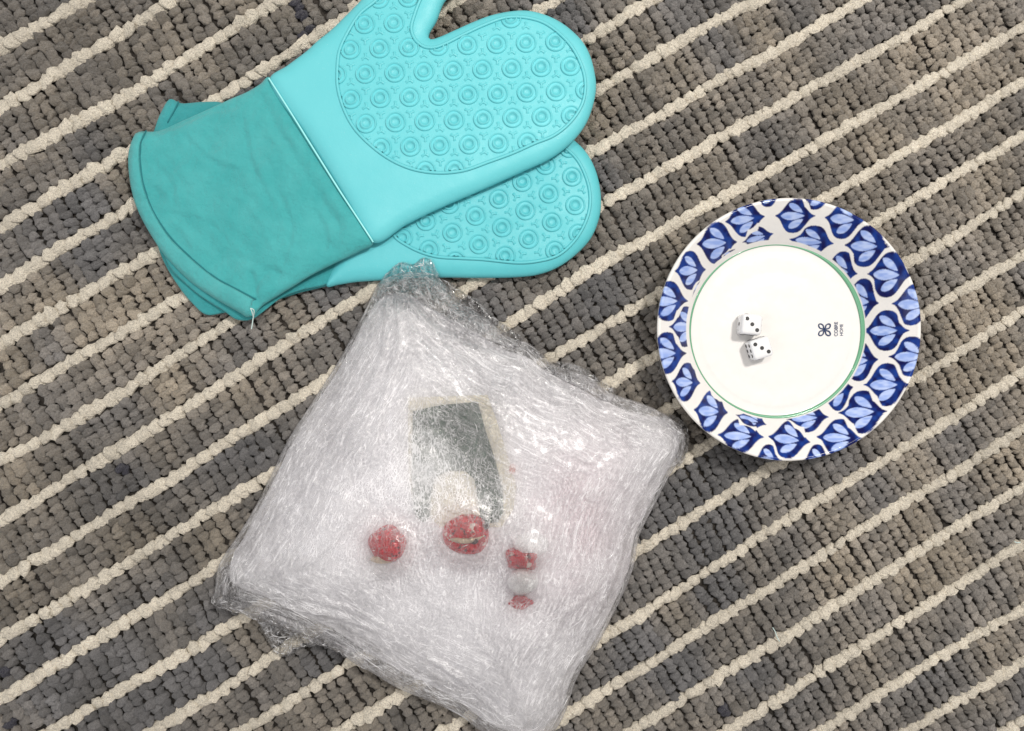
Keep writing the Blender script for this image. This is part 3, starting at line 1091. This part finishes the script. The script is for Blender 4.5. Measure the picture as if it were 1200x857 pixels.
def make_die(label, px, py, size, rot, faces):
    zf = 12.4
    h = size / 2
    wx, wy = W(px, py, zf + size)
    d = thing('die', label, 'die', (wx, wy, zf), 'dice in the bowl')
    # rounded cube body
    n = 9; V = []; F = []
    r = size * .17

    def rc(p):
        q = np.clip(p, -(h - r), h - r); v = p - q; l = np.linalg.norm(v)
        return q + v / l * r if l > 1e-6 else p
    ax = [(0, 1, 2, 1), (0, 1, 2, -1), (1, 2, 0, 1), (1, 2, 0, -1), (2, 0, 1, 1), (2, 0, 1, -1)]
    ts = np.array([-h, -h + r * .25, -h + r * .55, -h + r, 0, h - r, h - r * .55, h - r * .25, h])
    for (a, b, c, s) in ax:
        base = len(V)
        for i in range(n):
            for j in range(n):
                p = np.zeros(3); p[a] = ts[i]; p[b] = ts[j]; p[c] = s * h
                V.append(rc(p))
        for i in range(n - 1):
            for j in range(n - 1):
                q = (base + i * n + j, base + (i + 1) * n + j, base + (i + 1) * n + j + 1, base + i * n + j + 1)
                F.append(q if s > 0 else q[::-1])
    import bmesh
    bm = bmesh.new()
    bv = [bm.verts.new(tuple(v * S)) for v in V]
    for f in F:
        bm.faces.new([bv[i] for i in f])
    bmesh.ops.remove_doubles(bm, verts=bm.verts, dist=1e-7)
    for f in bm.faces:
        f.smooth = True
    me = bpy.data.meshes.new('die_body'); bm.to_mesh(me); bm.free(); me.materials.append(M_DIE)
    o = bpy.data.objects.new('die_body', me); scene.collection.objects.link(o); o.parent = d; o.location = (0, 0, h * S)
    pm = None
    q = size * .26
    lay = {1: [(0, 0)], 2: [(-q, q), (q, -q)], 3: [(-q, q), (0, 0), (q, -q)], 4: [(-q, q), (q, q), (-q, -q), (q, -q)],
           5: [(-q, q), (q, q), (-q, -q), (q, -q), (0, 0)], 6: [(-q, q), (-q, 0), (-q, -q), (q, q), (q, 0), (q, -q)]}
    for ax_, val in faces.items():
        for (u, v) in lay[val]:
            if pm is None:
                V = [(0, 0, .25)]; F = []; R = size * .098
                for (rr, zz) in ((R * .8, .25), (R, .0)):
                    for i in range(14):
                        t = 2 * math.pi * i / 14; V.append((rr * math.cos(t), rr * math.sin(t), zz))
                for i in range(14):
                    l = (i + 1) % 14
                    F.append((0, 1 + i, 1 + l)); F.append((1 + i, 15 + i, 15 + l, 1 + l))
                pm = bpy.data.meshes.new('pip'); pm.from_pydata([tuple(np.array(v) * S) for v in V], [], F); pm.materials.append(M_PIP)
            p = bpy.data.objects.new('pip', pm); scene.collection.objects.link(p); p.parent = d
            nrm = {'+z': (0, 0, 1), '-z': (0, 0, -1), '-x': (-1, 0, 0), '+x': (1, 0, 0), '-y': (0, -1, 0), '+y': (0, 1, 0)}[ax_]
            nv = Vector(nrm)
            if abs(nrm[2]):
                loc = Vector((u, v, 0))
            elif abs(nrm[0]):
                loc = Vector((0, v, u))
            else:
                loc = Vector((u, 0, v))
            p.location = (loc + nv * (h + .05) + Vector((0, 0, h))) * S
            p.rotation_euler = nv.to_track_quat('Z', 'Y').to_euler()
    d.rotation_euler = (0, 0, math.radians(rot))
    return d


make_die('white die with three pips up, the upper one, showing one pip on its side', 881.6, 380.2, 23.2, -5, {'+z': 3, '-z': 4, '-x': 1, '+x': 6, '-y': 5, '+y': 2})
make_die('white die with three pips up, the lower tilted one, showing six pips on its side', 893.0, 408.0, 23.2, 17, {'+z': 3, '-z': 4, '-x': 6, '+x': 1, '-y': 2, '+y': 5})

# ------------------------------------------------------------------ wrapped parcel
wrap = thing('plastic_wrap', 'bundle of crinkled clear plastic film wrapped round small red ornaments and a card', 'plastic wrap', (-60, -150, 3))
wrap_px = [(437, 345.5), (443, 333), (451, 325.5), (464, 319), (484, 315), (503, 318), (515, 326), (529, 341), (548, 358), (569, 372), (586, 386), (600, 396), (620, 402), (651, 428), (689.5, 441), (714, 459), (756, 474), (784, 488), (801, 505),
           (802.5, 518), (800, 532), (784, 557.5), (770, 585.5), (757, 610), (749, 627.5), (745, 650), (741, 668), (728, 700), (716, 724), (702.5, 751), (677, 792), (662, 835), (650, 855), (634, 871), (610, 873), (585, 866), (560, 853), (538, 836), (500, 819), (468, 806),
           (420, 777), (396, 762), (365, 748), (335, 735), (300, 722), (270, 714), (252, 704), (253, 690), (258, 660), (279, 627), (296, 600), (319, 555), (340, 512), (367, 470), (398, 421), (422, 376)]
wpoly = Wp(spline(wrap_px, 4.0), 12.0)
ORN = [(453, 643, 21), (545, 631, 26), (612, 655, 15), (612, 686, 15)]
FOLDS = [Wp(spline(q, 8, False), 60) for q in (
    [(470, 345), (520, 392), (600, 425), (690, 470), (780, 505)], [(452, 350), (446, 430), (400, 505), (338, 610)], [(300, 690), (400, 706), (500, 760), (590, 840)],
    [(790, 525), (748, 590), (712, 700), (655, 810)], [(480, 355), (560, 440), (660, 480), (735, 530)], [(290, 670), (370, 650), (430, 590)],
    [(330, 712), (430, 730), (540, 790)], [(740, 500), (690, 540), (665, 600)], [(462, 345), (470, 400), (452, 470), (440, 540)],
    [(620, 850), (600, 790), (560, 740)], [(350, 560), (400, 570), (430, 545)], [(700, 690), (650, 730), (630, 800)])]
ridge = Wp(spline([(480, 345), (455, 420), (430, 510), (395, 600), (340, 680)], 6, False), 60)


def bump_at(xy, px, py, r, amp):
    cx, cy = W(px, py, 85)
    return amp * np.exp(-(((xy[:, 0] - cx) ** 2 + (xy[:, 1] - cy) ** 2) / (r * 1.0) ** 2) ** 1.5)


_seg = np.linalg.norm(np.roll(wpoly, -1, 0) - wpoly, axis=1)


def soft_dist(xy, d):
    out = np.empty(len(xy))
    for i in range(0, len(xy), 4000):
        r = np.sqrt(((xy[i:i + 4000, None, :] - wpoly) ** 2).sum(2)) + 1e-3
        out[i:i + 4000] = (0.75 * (_seg * r ** -5.0).sum(1)) ** -0.25
    w = np.clip((d - 6) / 12, 0, 1)
    return np.minimum(out, d) * w + d * (1 - w)


def core_z(xy, d):
    d0 = d
    d = soft_dist(xy, d)
    R = 112.0
    z = 12 + 62 * rounded(d, R, .80)
    u = xy[:, 0] * .8 + xy[:, 1] * .6; v = -xy[:, 0] * .6 + xy[:, 1] * .8
    e = np.clip(d / 25, 0, 1)
    z = z + e * (4.0 * fbm(xy[:, 0] / 120, xy[:, 1] / 120, 31, 2) + 1.8 * fbm(u / 22, v / 75, 32, 3))
    z = z + e * 4.0 * np.exp(-(dist_poly(xy, ridge, False) / 22) ** 2)
    return z


def film_z(xy, d):
    z = core_z(xy, d) + 3.0
    e = np.clip(d / 12, .15, 1)
    u = xy[:, 0] * .86 + xy[:, 1] * .5; v = -xy[:, 0] * .5 + xy[:, 1] * .86
    r1 = 1 - np.abs(fbm(u / 12, v / 50, 41, 3)) * 2
    r2 = 1 - np.abs(fbm(xy[:, 0] / 34, xy[:, 1] / 11, 43, 3)) * 2
    r3 = 1 - np.abs(fbm(xy[:, 0] / 8, xy[:, 1] / 8, 45, 2)) * 2
    z = z + e * (.8 * r1 + .8 * r2 + .45 * r3)
    z = z + e * .8 * fbm(d / 5.0, np.arctan2(xy[:, 1] + 140, xy[:, 0] + 60) * 5, 49, 2)
    for (px, py, r) in ORN + [(624, 633, 20)]:
        z = z + bump_at(xy, px, py, r * 1.25, 13 if py != 633 else 12)
    for i, fl_ in enumerate(FOLDS):
        dl = dist_poly(xy, fl_, False)
        wv = 3.2 + 1.6 * vnoise(xy[:, 0] / 40, xy[:, 1] / 40, 300 + i)
        z = z + e * (2.6 * np.exp(-(dl / wv) ** 2) - 1.2 * np.exp(-((dl - 7) / 4) ** 2))
    return z


def core_material():
    t = NT('pale_padding')
    a = t.n('ShaderNodeAttribute', _attribute_name='tint').outputs['Color']
    p = t.principled(Roughness=.6)
    t.link(a, p.inputs['Base Color'])
    t.link(t.bump(t.noise(60, 3, .5), 1.0, .0010), p.inputs['Normal'])
    return t.m


M_CORE = core_material()


def core_color(V):
    c = np.tile(np.array([.84, .83, .86]), (len(V), 1))
    cx, cy = W(685, 615, 75)
    w = np.exp(-(((V[:, 0] - cx) / 70) ** 2 + ((V[:, 1] - cy) / 95) ** 2)) * (.75 + .4 * fbm(V[:, 0] / 30, V[:, 1] / 30, 66, 3))
    c = c * (1 - w[:, None]) + np.array([.84, .72, .76]) * w[:, None]
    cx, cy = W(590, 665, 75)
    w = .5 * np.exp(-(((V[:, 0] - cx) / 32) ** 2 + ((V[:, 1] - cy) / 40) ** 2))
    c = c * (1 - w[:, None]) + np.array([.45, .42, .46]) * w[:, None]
    return c
inner_px = [(441, 354), (452, 346), (468, 343), (484, 347), (500, 358), (525, 372), (555, 388), (592, 410), (616, 418), (645, 438), (686, 459), (712, 473), (752, 486), (780, 492), (795, 508),
            (797, 520), (794, 532), (780, 557.5), (766, 585.5), (745, 627.5), (737, 668), (724, 700), (698, 751), (673, 790), (658, 832), (644, 848), (630, 860), (610, 862), (585, 855), (560, 841), (538, 824), (502, 804), (470, 788),
            (426, 764), (393, 741), (352, 722), (312, 702), (280, 690), (268, 680), (272, 652), (286, 628), (300, 601), (323, 556), (345, 513), (371, 471), (402, 422), (426, 377)]


def flow(V):
    xy = V[:, :2]
    A = wpoly; B = np.roll(wpoly, -1, axis=0); d = B - A
    sl = np.linalg.norm(d, axis=1); cum = np.concatenate([[0], np.cumsum(sl)[:-1]])
    L2 = np.maximum(sl ** 2, 1e-9)
    dd = np.empty(len(xy)); ss = np.empty(len(xy)); an = np.empty(len(xy))
    seg_ang = np.arctan2(d[:, 1], d[:, 0])
    for i in range(0, len(xy), 3000):
        p = xy[i:i + 3000, None, :]
        t = np.clip(((p - A) * d).sum(2) / L2, 0, 1)
        r2 = ((p - (A + t[..., None] * d)) ** 2).sum(2)
        k = r2.argmin(1); row = np.arange(len(k))
        dd[i:i + 3000] = np.sqrt(r2[row, k]); ss[i:i + 3000] = cum[k] + t[row, k] * sl[k]; an[i:i + 3000] = seg_ang[k]
    return dd, ss, an


def clarity(V):
    dd, ss, an = flow(V)
    c = np.ones(len(V))
    for (px, py, r) in ORN:
        cx, cy = W(px, py, 85)
        c *= 1 - (.93 if py < 680 else .88) * np.exp(-(((V[:, 0] - cx) ** 2 + (V[:, 1] - cy) ** 2) / (r * 1.15) ** 2) ** 2)
    cx, cy = W(560, 505, 80)
    c *= 1 - .55 * np.exp(-(((V[:, 0] - cx) / 40) ** 2 + ((V[:, 1] - cy) / 50) ** 2) ** 1.3)
    cx, cy = W(500, 565, 80)
    c *= 1 + .9 * np.exp(-(((V[:, 0] - cx) / 55) ** 2 + ((V[:, 1] - cy) / 50) ** 2))
    sd = soft_dist(V[:, :2], dd)
    calm = np.clip((sd / np.maximum(dd, 1) - .84) / .10, 0, 1)
    return np.column_stack([c, dd * S, ss * S, calm])


puff('inner_layers', Wp(spline(inner_px, 4.0), 12.0), 6.5, lambda xy, d: np.where(d > 0, core_z(xy, np.maximum(d - 7, 0) + 0.0) - 1.0 * np.minimum(d, 1) - 3.0 * np.clip(1 - d / 14, 0, 1), 8),
     lambda xy, d: 8 - 4 * rounded(d, 10), M_CORE, wrap, rings=(2, 6), color_fn=core_color)
puff('outer_film', wpoly, 3.3, lambda xy, d: np.where(d > 0, film_z(xy, d), 8), lambda xy, d: 8 - 4.5 * rounded(d, 8), M_FILM, wrap, rings=(.8, 2.0), closed_bottom=False, color_fn=clarity)


def film_surf(xy):
    xy = np.asarray(xy)
    return film_z(xy, dist_poly(xy, wpoly) * np.where(inside(xy, wpoly), 1, 0))


def core_surf(xy):
    xy = np.asarray(xy)
    return core_z(xy, np.maximum(dist_poly(xy, wpoly) * np.where(inside(xy, wpoly), 1, 0) - 7, 0)) - 1


# fine crease lines standing on the film, white to stand in for their highlights
def strands(name, region, count, surf, seed, lmin=7, lmax=26, rad=.38, bias=None):
    r = np.random.default_rng(seed)
    lo = region.min(0); hi = region.max(0)
    Vs, Fs, base = [], [], 0
    segn = 6; sg = 3
    P0 = r.uniform(lo, hi, (count * 3, 2)); P0 = P0[inside(P0, region)][:count]
    n = len(P0)
    if bias is None:
        modes = np.radians([150, 118, 60, 20, 95])
        fld = vnoise(P0[:, 0] / 90, P0[:, 1] / 90, 71) * 1.2
        dd, ss, an = flow(np.column_stack([P0, P0[:, 0] * 0]))
        mixw = np.clip((dd - 40) / 90, 0, 1)
        ang = an + r.normal(0, .22, n) + mixw * (fld + r.normal(0, .9, n))
    else:
        ang = bias + r.normal(0, .45, n)
    L = r.uniform(lmin, lmax, n) * r.uniform(.4, 1, n)
    if bias is None:
        L = L * (1.5 - mixw)
    curl = r.normal(0, .10, n)
    pts = np.zeros((n, segn, 2)); pts[:, 0] = P0
    a = ang.copy()
    for i in range(1, segn):
        a = a + curl + r.normal(0, .16, n)
        pts[:, i] = pts[:, i - 1] + np.column_stack([np.cos(a), np.sin(a)]) * (L / (segn - 1))[:, None]
    flat = pts.reshape(-1, 2)
    ok = inside(flat, region).reshape(n, segn).all(1)
    for (opx, opy, orr) in ORN:
        ocx, ocy = W(opx, opy, 85)
        ok &= ~((np.hypot(P0[:, 0] - ocx, P0[:, 1] - ocy) < orr * 1.1) & (r.random(n) < .7))
    pts = pts[ok]; n = len(pts)
    z = surf(pts.reshape(-1, 2)).reshape(n, segn) + .25
    Vall = []; Fall = []
    ring = np.array([(math.cos(t), math.sin(t)) for t in (math.pi / 2, math.pi * 7 / 6, math.pi * 11 / 6)])
    w = np.sin(np.linspace(.12, math.pi - .12, segn))[None, :] * rad * r.uniform(.6, 1.5, n)[:, None]
    T = np.gradient(pts, axis=1); T /= np.linalg.norm(T, axis=2)[..., None] + 1e-9
    N = np.stack([-T[..., 1], T[..., 0]], 2)
    V = np.zeros((n, segn, 3, 3))
    for k in range(3):
        V[:, :, k, :2] = pts + N * (ring[k, 0] * w)[..., None]
        V[:, :, k, 2] = z + ring[k, 1] * w * 1.3
    F1 = []
    for i in range(segn - 1):
        for k in range(3):
            l = (k + 1) % 3
            F1.append((i * 3 + k, (i + 1) * 3 + k, (i + 1) * 3 + l, i * 3 + l))
    F1 = np.array(F1)
    F = (F1[None] + (np.arange(n) * segn * 3)[:, None, None]).reshape(-1, 4)
    o = mesh_object(name, V.reshape(-1, 3), F, M_STRAND, wrap)
    o['kind'] = 'stuff'
    return o


strands('film_crease_glints', wpoly, 750, film_surf, 5, rad=.25)

# loose, nearly clear film bunched at the corners
def ground_or_mitt(xy):
    z = np.full(len(xy), 7.0)
    ins = inside(xy, low_poly)
    if ins.any():
        z[ins] = np.maximum(z[ins], low_surf(xy[ins]) + 2.0)
    return z


loose_regions = [
    ([(442, 350), (446, 332), (458, 319), (472, 309), (487, 311), (497, 304), (508, 307), (513, 318), (519, 326), (536, 335), (545, 344), (560, 350), (570, 362), (580, 372), (600, 386), (612, 396), (608, 408), (580, 402), (540, 385), (500, 360), (470, 350)], 1),
    ([(640, 425), (660, 424), (682, 430), (706, 446), (722, 458), (712, 470), (680, 455), (650, 440)], 2),
    ([(262, 690), (246, 702), (252, 714), (272, 716), (288, 716), (300, 730), (310, 748), (322, 768), (336, 772), (352, 762), (378, 758), (402, 764), (430, 780), (442, 774), (410, 745), (360, 720), (310, 700)], 3),
    ([(770, 486), (788, 486), (806, 500), (807, 530), (796, 548), (788, 530), (790, 510)], 4),
]
for pxs, sd in loose_regions:
    lp = Wp(spline(pxs, 3.0), 12.0)

    def lz(xy, d, sd=sd, lp=lp):
        b = ground_or_mitt(xy)
        i = inside(xy, wpoly)
        fz = film_surf(xy)
        b = np.where(i, np.maximum(b, fz + 1.0), b)
        r1 = 1 - np.abs(fbm(xy[:, 0] / 7, xy[:, 1] / 7, 80 + sd, 3)) * 2
        r2 = 1 - np.abs(fbm((xy[:, 0] + xy[:, 1]) / 6, (xy[:, 0] - xy[:, 1]) / 26, 90 + sd, 2)) * 2
        return b + rounded(d, 6) * (3.0 + 2.2 * r1 + 2.2 * r2)
    puff('loose_film', lp, 2.2, lz, lambda xy, d: np.zeros(len(xy)), M_LOOSE, wrap, rings=(.8,), closed_bottom=False)
    strands('loose_film_crease_glints', lp, int(12 + 0.005 * (lp.max(0) - lp.min(0)).prod()), lambda xy, lz=lz, lp=lp: lz(xy, dist_poly(xy, lp)), 200 + sd, 5, 16, .33, bias=2.6 if sd != 3 else 3.0)  # white strands as painted highlights on the loose creases

# ------------------------------------------------------------------ things under the film


def flat_piece(name, pxs, lift, thick, mat, parent):
    q = np.array(pxs, float)
    dense = []
    n = len(q)
    for i in range(n):
        a, b = q[i], q[(i + 1) % n]
        m = max(1, int(np.linalg.norm(b - a) / 5))
        for k in range(m):
            dense.append(a + (b - a) * k / m)
    w = solve_on(lambda xy: card_plane(xy) + lift, dense, 80)[:, :2]
    inner = hexgrid(w, 8, 2)
    V, F = triangulate(w, inner)
    z = card_plane(V) + lift
    nV = len(V); nb = len(w)
    V3 = np.concatenate([np.column_stack([V, z]), np.column_stack([V, z - thick])])
    FF = [tuple(f) for f in F] + [tuple(int(i) + nV for i in f[::-1]) for f in F]
    # side walls follow the outline (outline points come first)
    for i in range(nb):
        j = (i + 1) % nb
        FF.append((i, i + nV, j + nV, j))
    return mesh_object(name, V3, FF, mat, parent, smooth=False)


card_c = W(540, 540, 80)


def card_plane(xy):
    return core_surf(xy) * .35 + 0.65 * core_surf(np.array([card_c]))[0] + 1.2


M_CREAM = simple('cream_card', (0.74, 0.69, 0.58), 0.7, 300, .0002, .08)
M_GREYC = simple('dark_green_grey_print', (0.045, 0.085, 0.060), 0.6, 400, .0002, .6)
M_ARCH = simple('ivory_print', (0.74, 0.70, 0.60), 0.7, 300, .0002, .08)
card = thing('house_shaped_card', 'dark grey-green card with cream edge and pale arch seen through the film', 'card', (card_c[0], card_c[1], 70))
flat_piece('backing_card', [(478, 466), (571, 463), (580, 487), (592, 525), (605, 570), (602, 596), (588, 618), (490, 618), (479, 560)], 0, 2.0, M_CREAM, card)
flat_piece('grey_panel', [(484, 482), (515, 475), (560, 471), (569, 505), (579, 535), (589, 573), (590, 600), (584, 612), (564, 614), (562, 600), (556, 562), (545, 552), (525, 552), (510, 560), (505, 580), (504, 606), (496, 612), (486, 604), (482, 560)], 1.2, 1.2, M_GREYC, card)
flat_piece('pale_arch', [(509, 612), (508, 582), (512, 563), (526, 555), (545, 555), (554, 564), (560, 600), (558, 612)], .9, 1.0, M_ARCH, card)


def patchy(name, c_red, c_dark, c_white, thr, scale):
    t = NT(name)
    n = t.noise(scale, 3, .6)
    m = t.ramp(n, [(thr - .03, 0.0), (thr + .03, 1.0)])
    d = t.ramp(t.noise(scale * 2.1, 2, .5), [(.60, 0.0), (.66, 1.0)])
    c = t.mixc(d, c_red, c_dark)
    c = t.mixc(m, c, c_white)  # pale patches: white in the foil, plus glints painted into the colour
    p = t.principled(Roughness=0.35)
    p.inputs['Coat Weight'].default_value = .5
    t.link(c, p.inputs['Base Color'])
    t.link(t.bump(t.noise(260, 3, .6), 1.0, .0012), p.inputs['Normal'])
    return t.m


M_RED = patchy('red_foil', (0.60, 0.001, 0.018), (0.10, 0.001, 0.008), (0.80, 0.60, 0.58), .66, 190)
M_RED2 = patchy('red_foil_with_white', (0.60, 0.001, 0.018), (0.10, 0.002, 0.008), (0.82, 0.70, 0.64), .63, 150)
M_WHT = simple('white_foil', (0.93, 0.94, 0.95), .35, 300, .0006, .1, coat=.4)
M_GOLD = simple('cream_band', (0.70, 0.58, 0.42), .4, 300, .0004, .1, coat=.4)
M_DARK = simple('dark_spot', (0.05, 0.02, 0.02), .5)


def lump(name, ctr, rad, mat, parent, seed, seg=28, amp=.06, cut=None):
    V = []; F = []
    nu, nv = seg, seg // 2
    for j in range(nv + 1):
        ph = math.pi * j / nv
        for i in range(nu):
            th = 2 * math.pi * i / nu
            x, y, z = math.sin(ph) * math.cos(th), math.sin(ph) * math.sin(th), math.cos(ph)
            k = 1 + amp * math.sin(3 * x + seed) * math.cos(4 * y + seed * 2) + amp * .5 * math.sin(9 * z + 5 * x + seed)
            if cut is not None:
                z = max(z, cut)
            V.append((ctr[0] + x * rad[0] * k, ctr[1] + y * rad[1] * k, ctr[2] + z * rad[2] * k))
    for j in range(nv):
        for i in range(nu):
            l = (i + 1) % nu
            F.append((j * nu + i, (j + 1) * nu + i, (j + 1) * nu + l, j * nu + l))
    return mesh_object(name, V, np.array(F), mat, parent)


def at_core(px, py, lift=0.0):
    c = solve_on(lambda xy: core_surf(xy) + 8, [(px, py)], 80)[0]
    return c[0], c[1], c[2] - 8 + lift


x, y, z = at_core(453, 641)
o1 = thing('ornament', 'small dome-shaped dark red ornament under the film, leftmost of the three', 'ornament', (x, y, z), 'red ornaments inside the plastic')
lump('red_body', (x, y + 1, z), (20, 20, 14), M_RED, o1, 1.0, amp=.07)
lump('pale_base', (x - 5, y - 14, z + 3), (13, 5, 7), M_GOLD, o1, 2.0)
x, y, z = at_core(545, 630)
o2 = thing('ornament', 'round red ornament with a pale middle band under the film, just below the pale arch', 'ornament', (x, y, z), 'red ornaments inside the plastic')
lump('red_body', (x, y + 2, z), (25, 22, 14.5), M_RED2, o2, 3.0, amp=.07)
bandp = [(x + 23 * math.sin(t) , y + 1 - 3.2 * math.cos(t * 1.7), z + 15.2 * math.cos(t)) for t in np.linspace(-1.35, 1.1, 22)]
tube('pale_band', bandp, 3.0, M_GOLD, o2, seg=8, flat=.5, taper=True)
lump('dark_spot', (x + 10, y - 3, z + 13.4), (4.5, 3.2, 1.6), M_DARK, o2, 1.2, seg=12)
lump('dark_spot', (x + 23, y + 12, z + 6), (3.5, 3.5, 3), M_DARK, o2, 2.2, seg=12)
x, y, z = at_core(612, 660)
o3 = thing('ornament', 'red ornament with a shiny white bead under the film, rightmost of the three', 'ornament', (x, y, z), 'red ornaments inside the plastic')
lump('red_body', (x, y + 3, z), (18, 13, 12), M_RED2, o3, 5.0, amp=.2)
lump('white_bead', (x + 1, y - 21, z + 3), (17, 14, 13), M_WHT, o3, 6.0, amp=.03)
lump('white_top', (x + 9, y + 18, z - 1), (20, 13, 11), M_WHT, o3, 7.0)
lump('red_tail', (x - 2, y - 44, z - 2), (12, 7, 8), M_RED, o3, 8.0, amp=.2)
x, y, z = at_core(600, 551)
fl = lump('pink_sweet', (x, y, z), (4, 6, 3), simple('salmon_foil', (0.62, 0.22, 0.17), .4), None, 4.0, seg=14)
fl['label'] = 'tiny salmon pink bead under the film beside the right edge of the card'
fl['category'] = 'bead'

# ------------------------------------------------------------------ bits of lint on the rug
for (pts, lab) in (([(903, 733), (906, 738), (908, 744), (911, 749)], 'thin white fibre lying on the grey pile in the lower right of the rug'),
                   ([(1184, 633), (1187, 634.5), (1191, 634)], 'tiny white fibre on the grey pile near the right edge of the rug')):
    q = spline(pts, 2, False)
    o = tube('lint_fibre', np.column_stack([q[:, 0] - 600, 428.5 - q[:, 1], np.full(len(q), 7.6)]), .55, M_THREAD, None, seg=5)
    o['label'] = lab; o['category'] = 'lint'; o['group'] = 'lint on the rug'
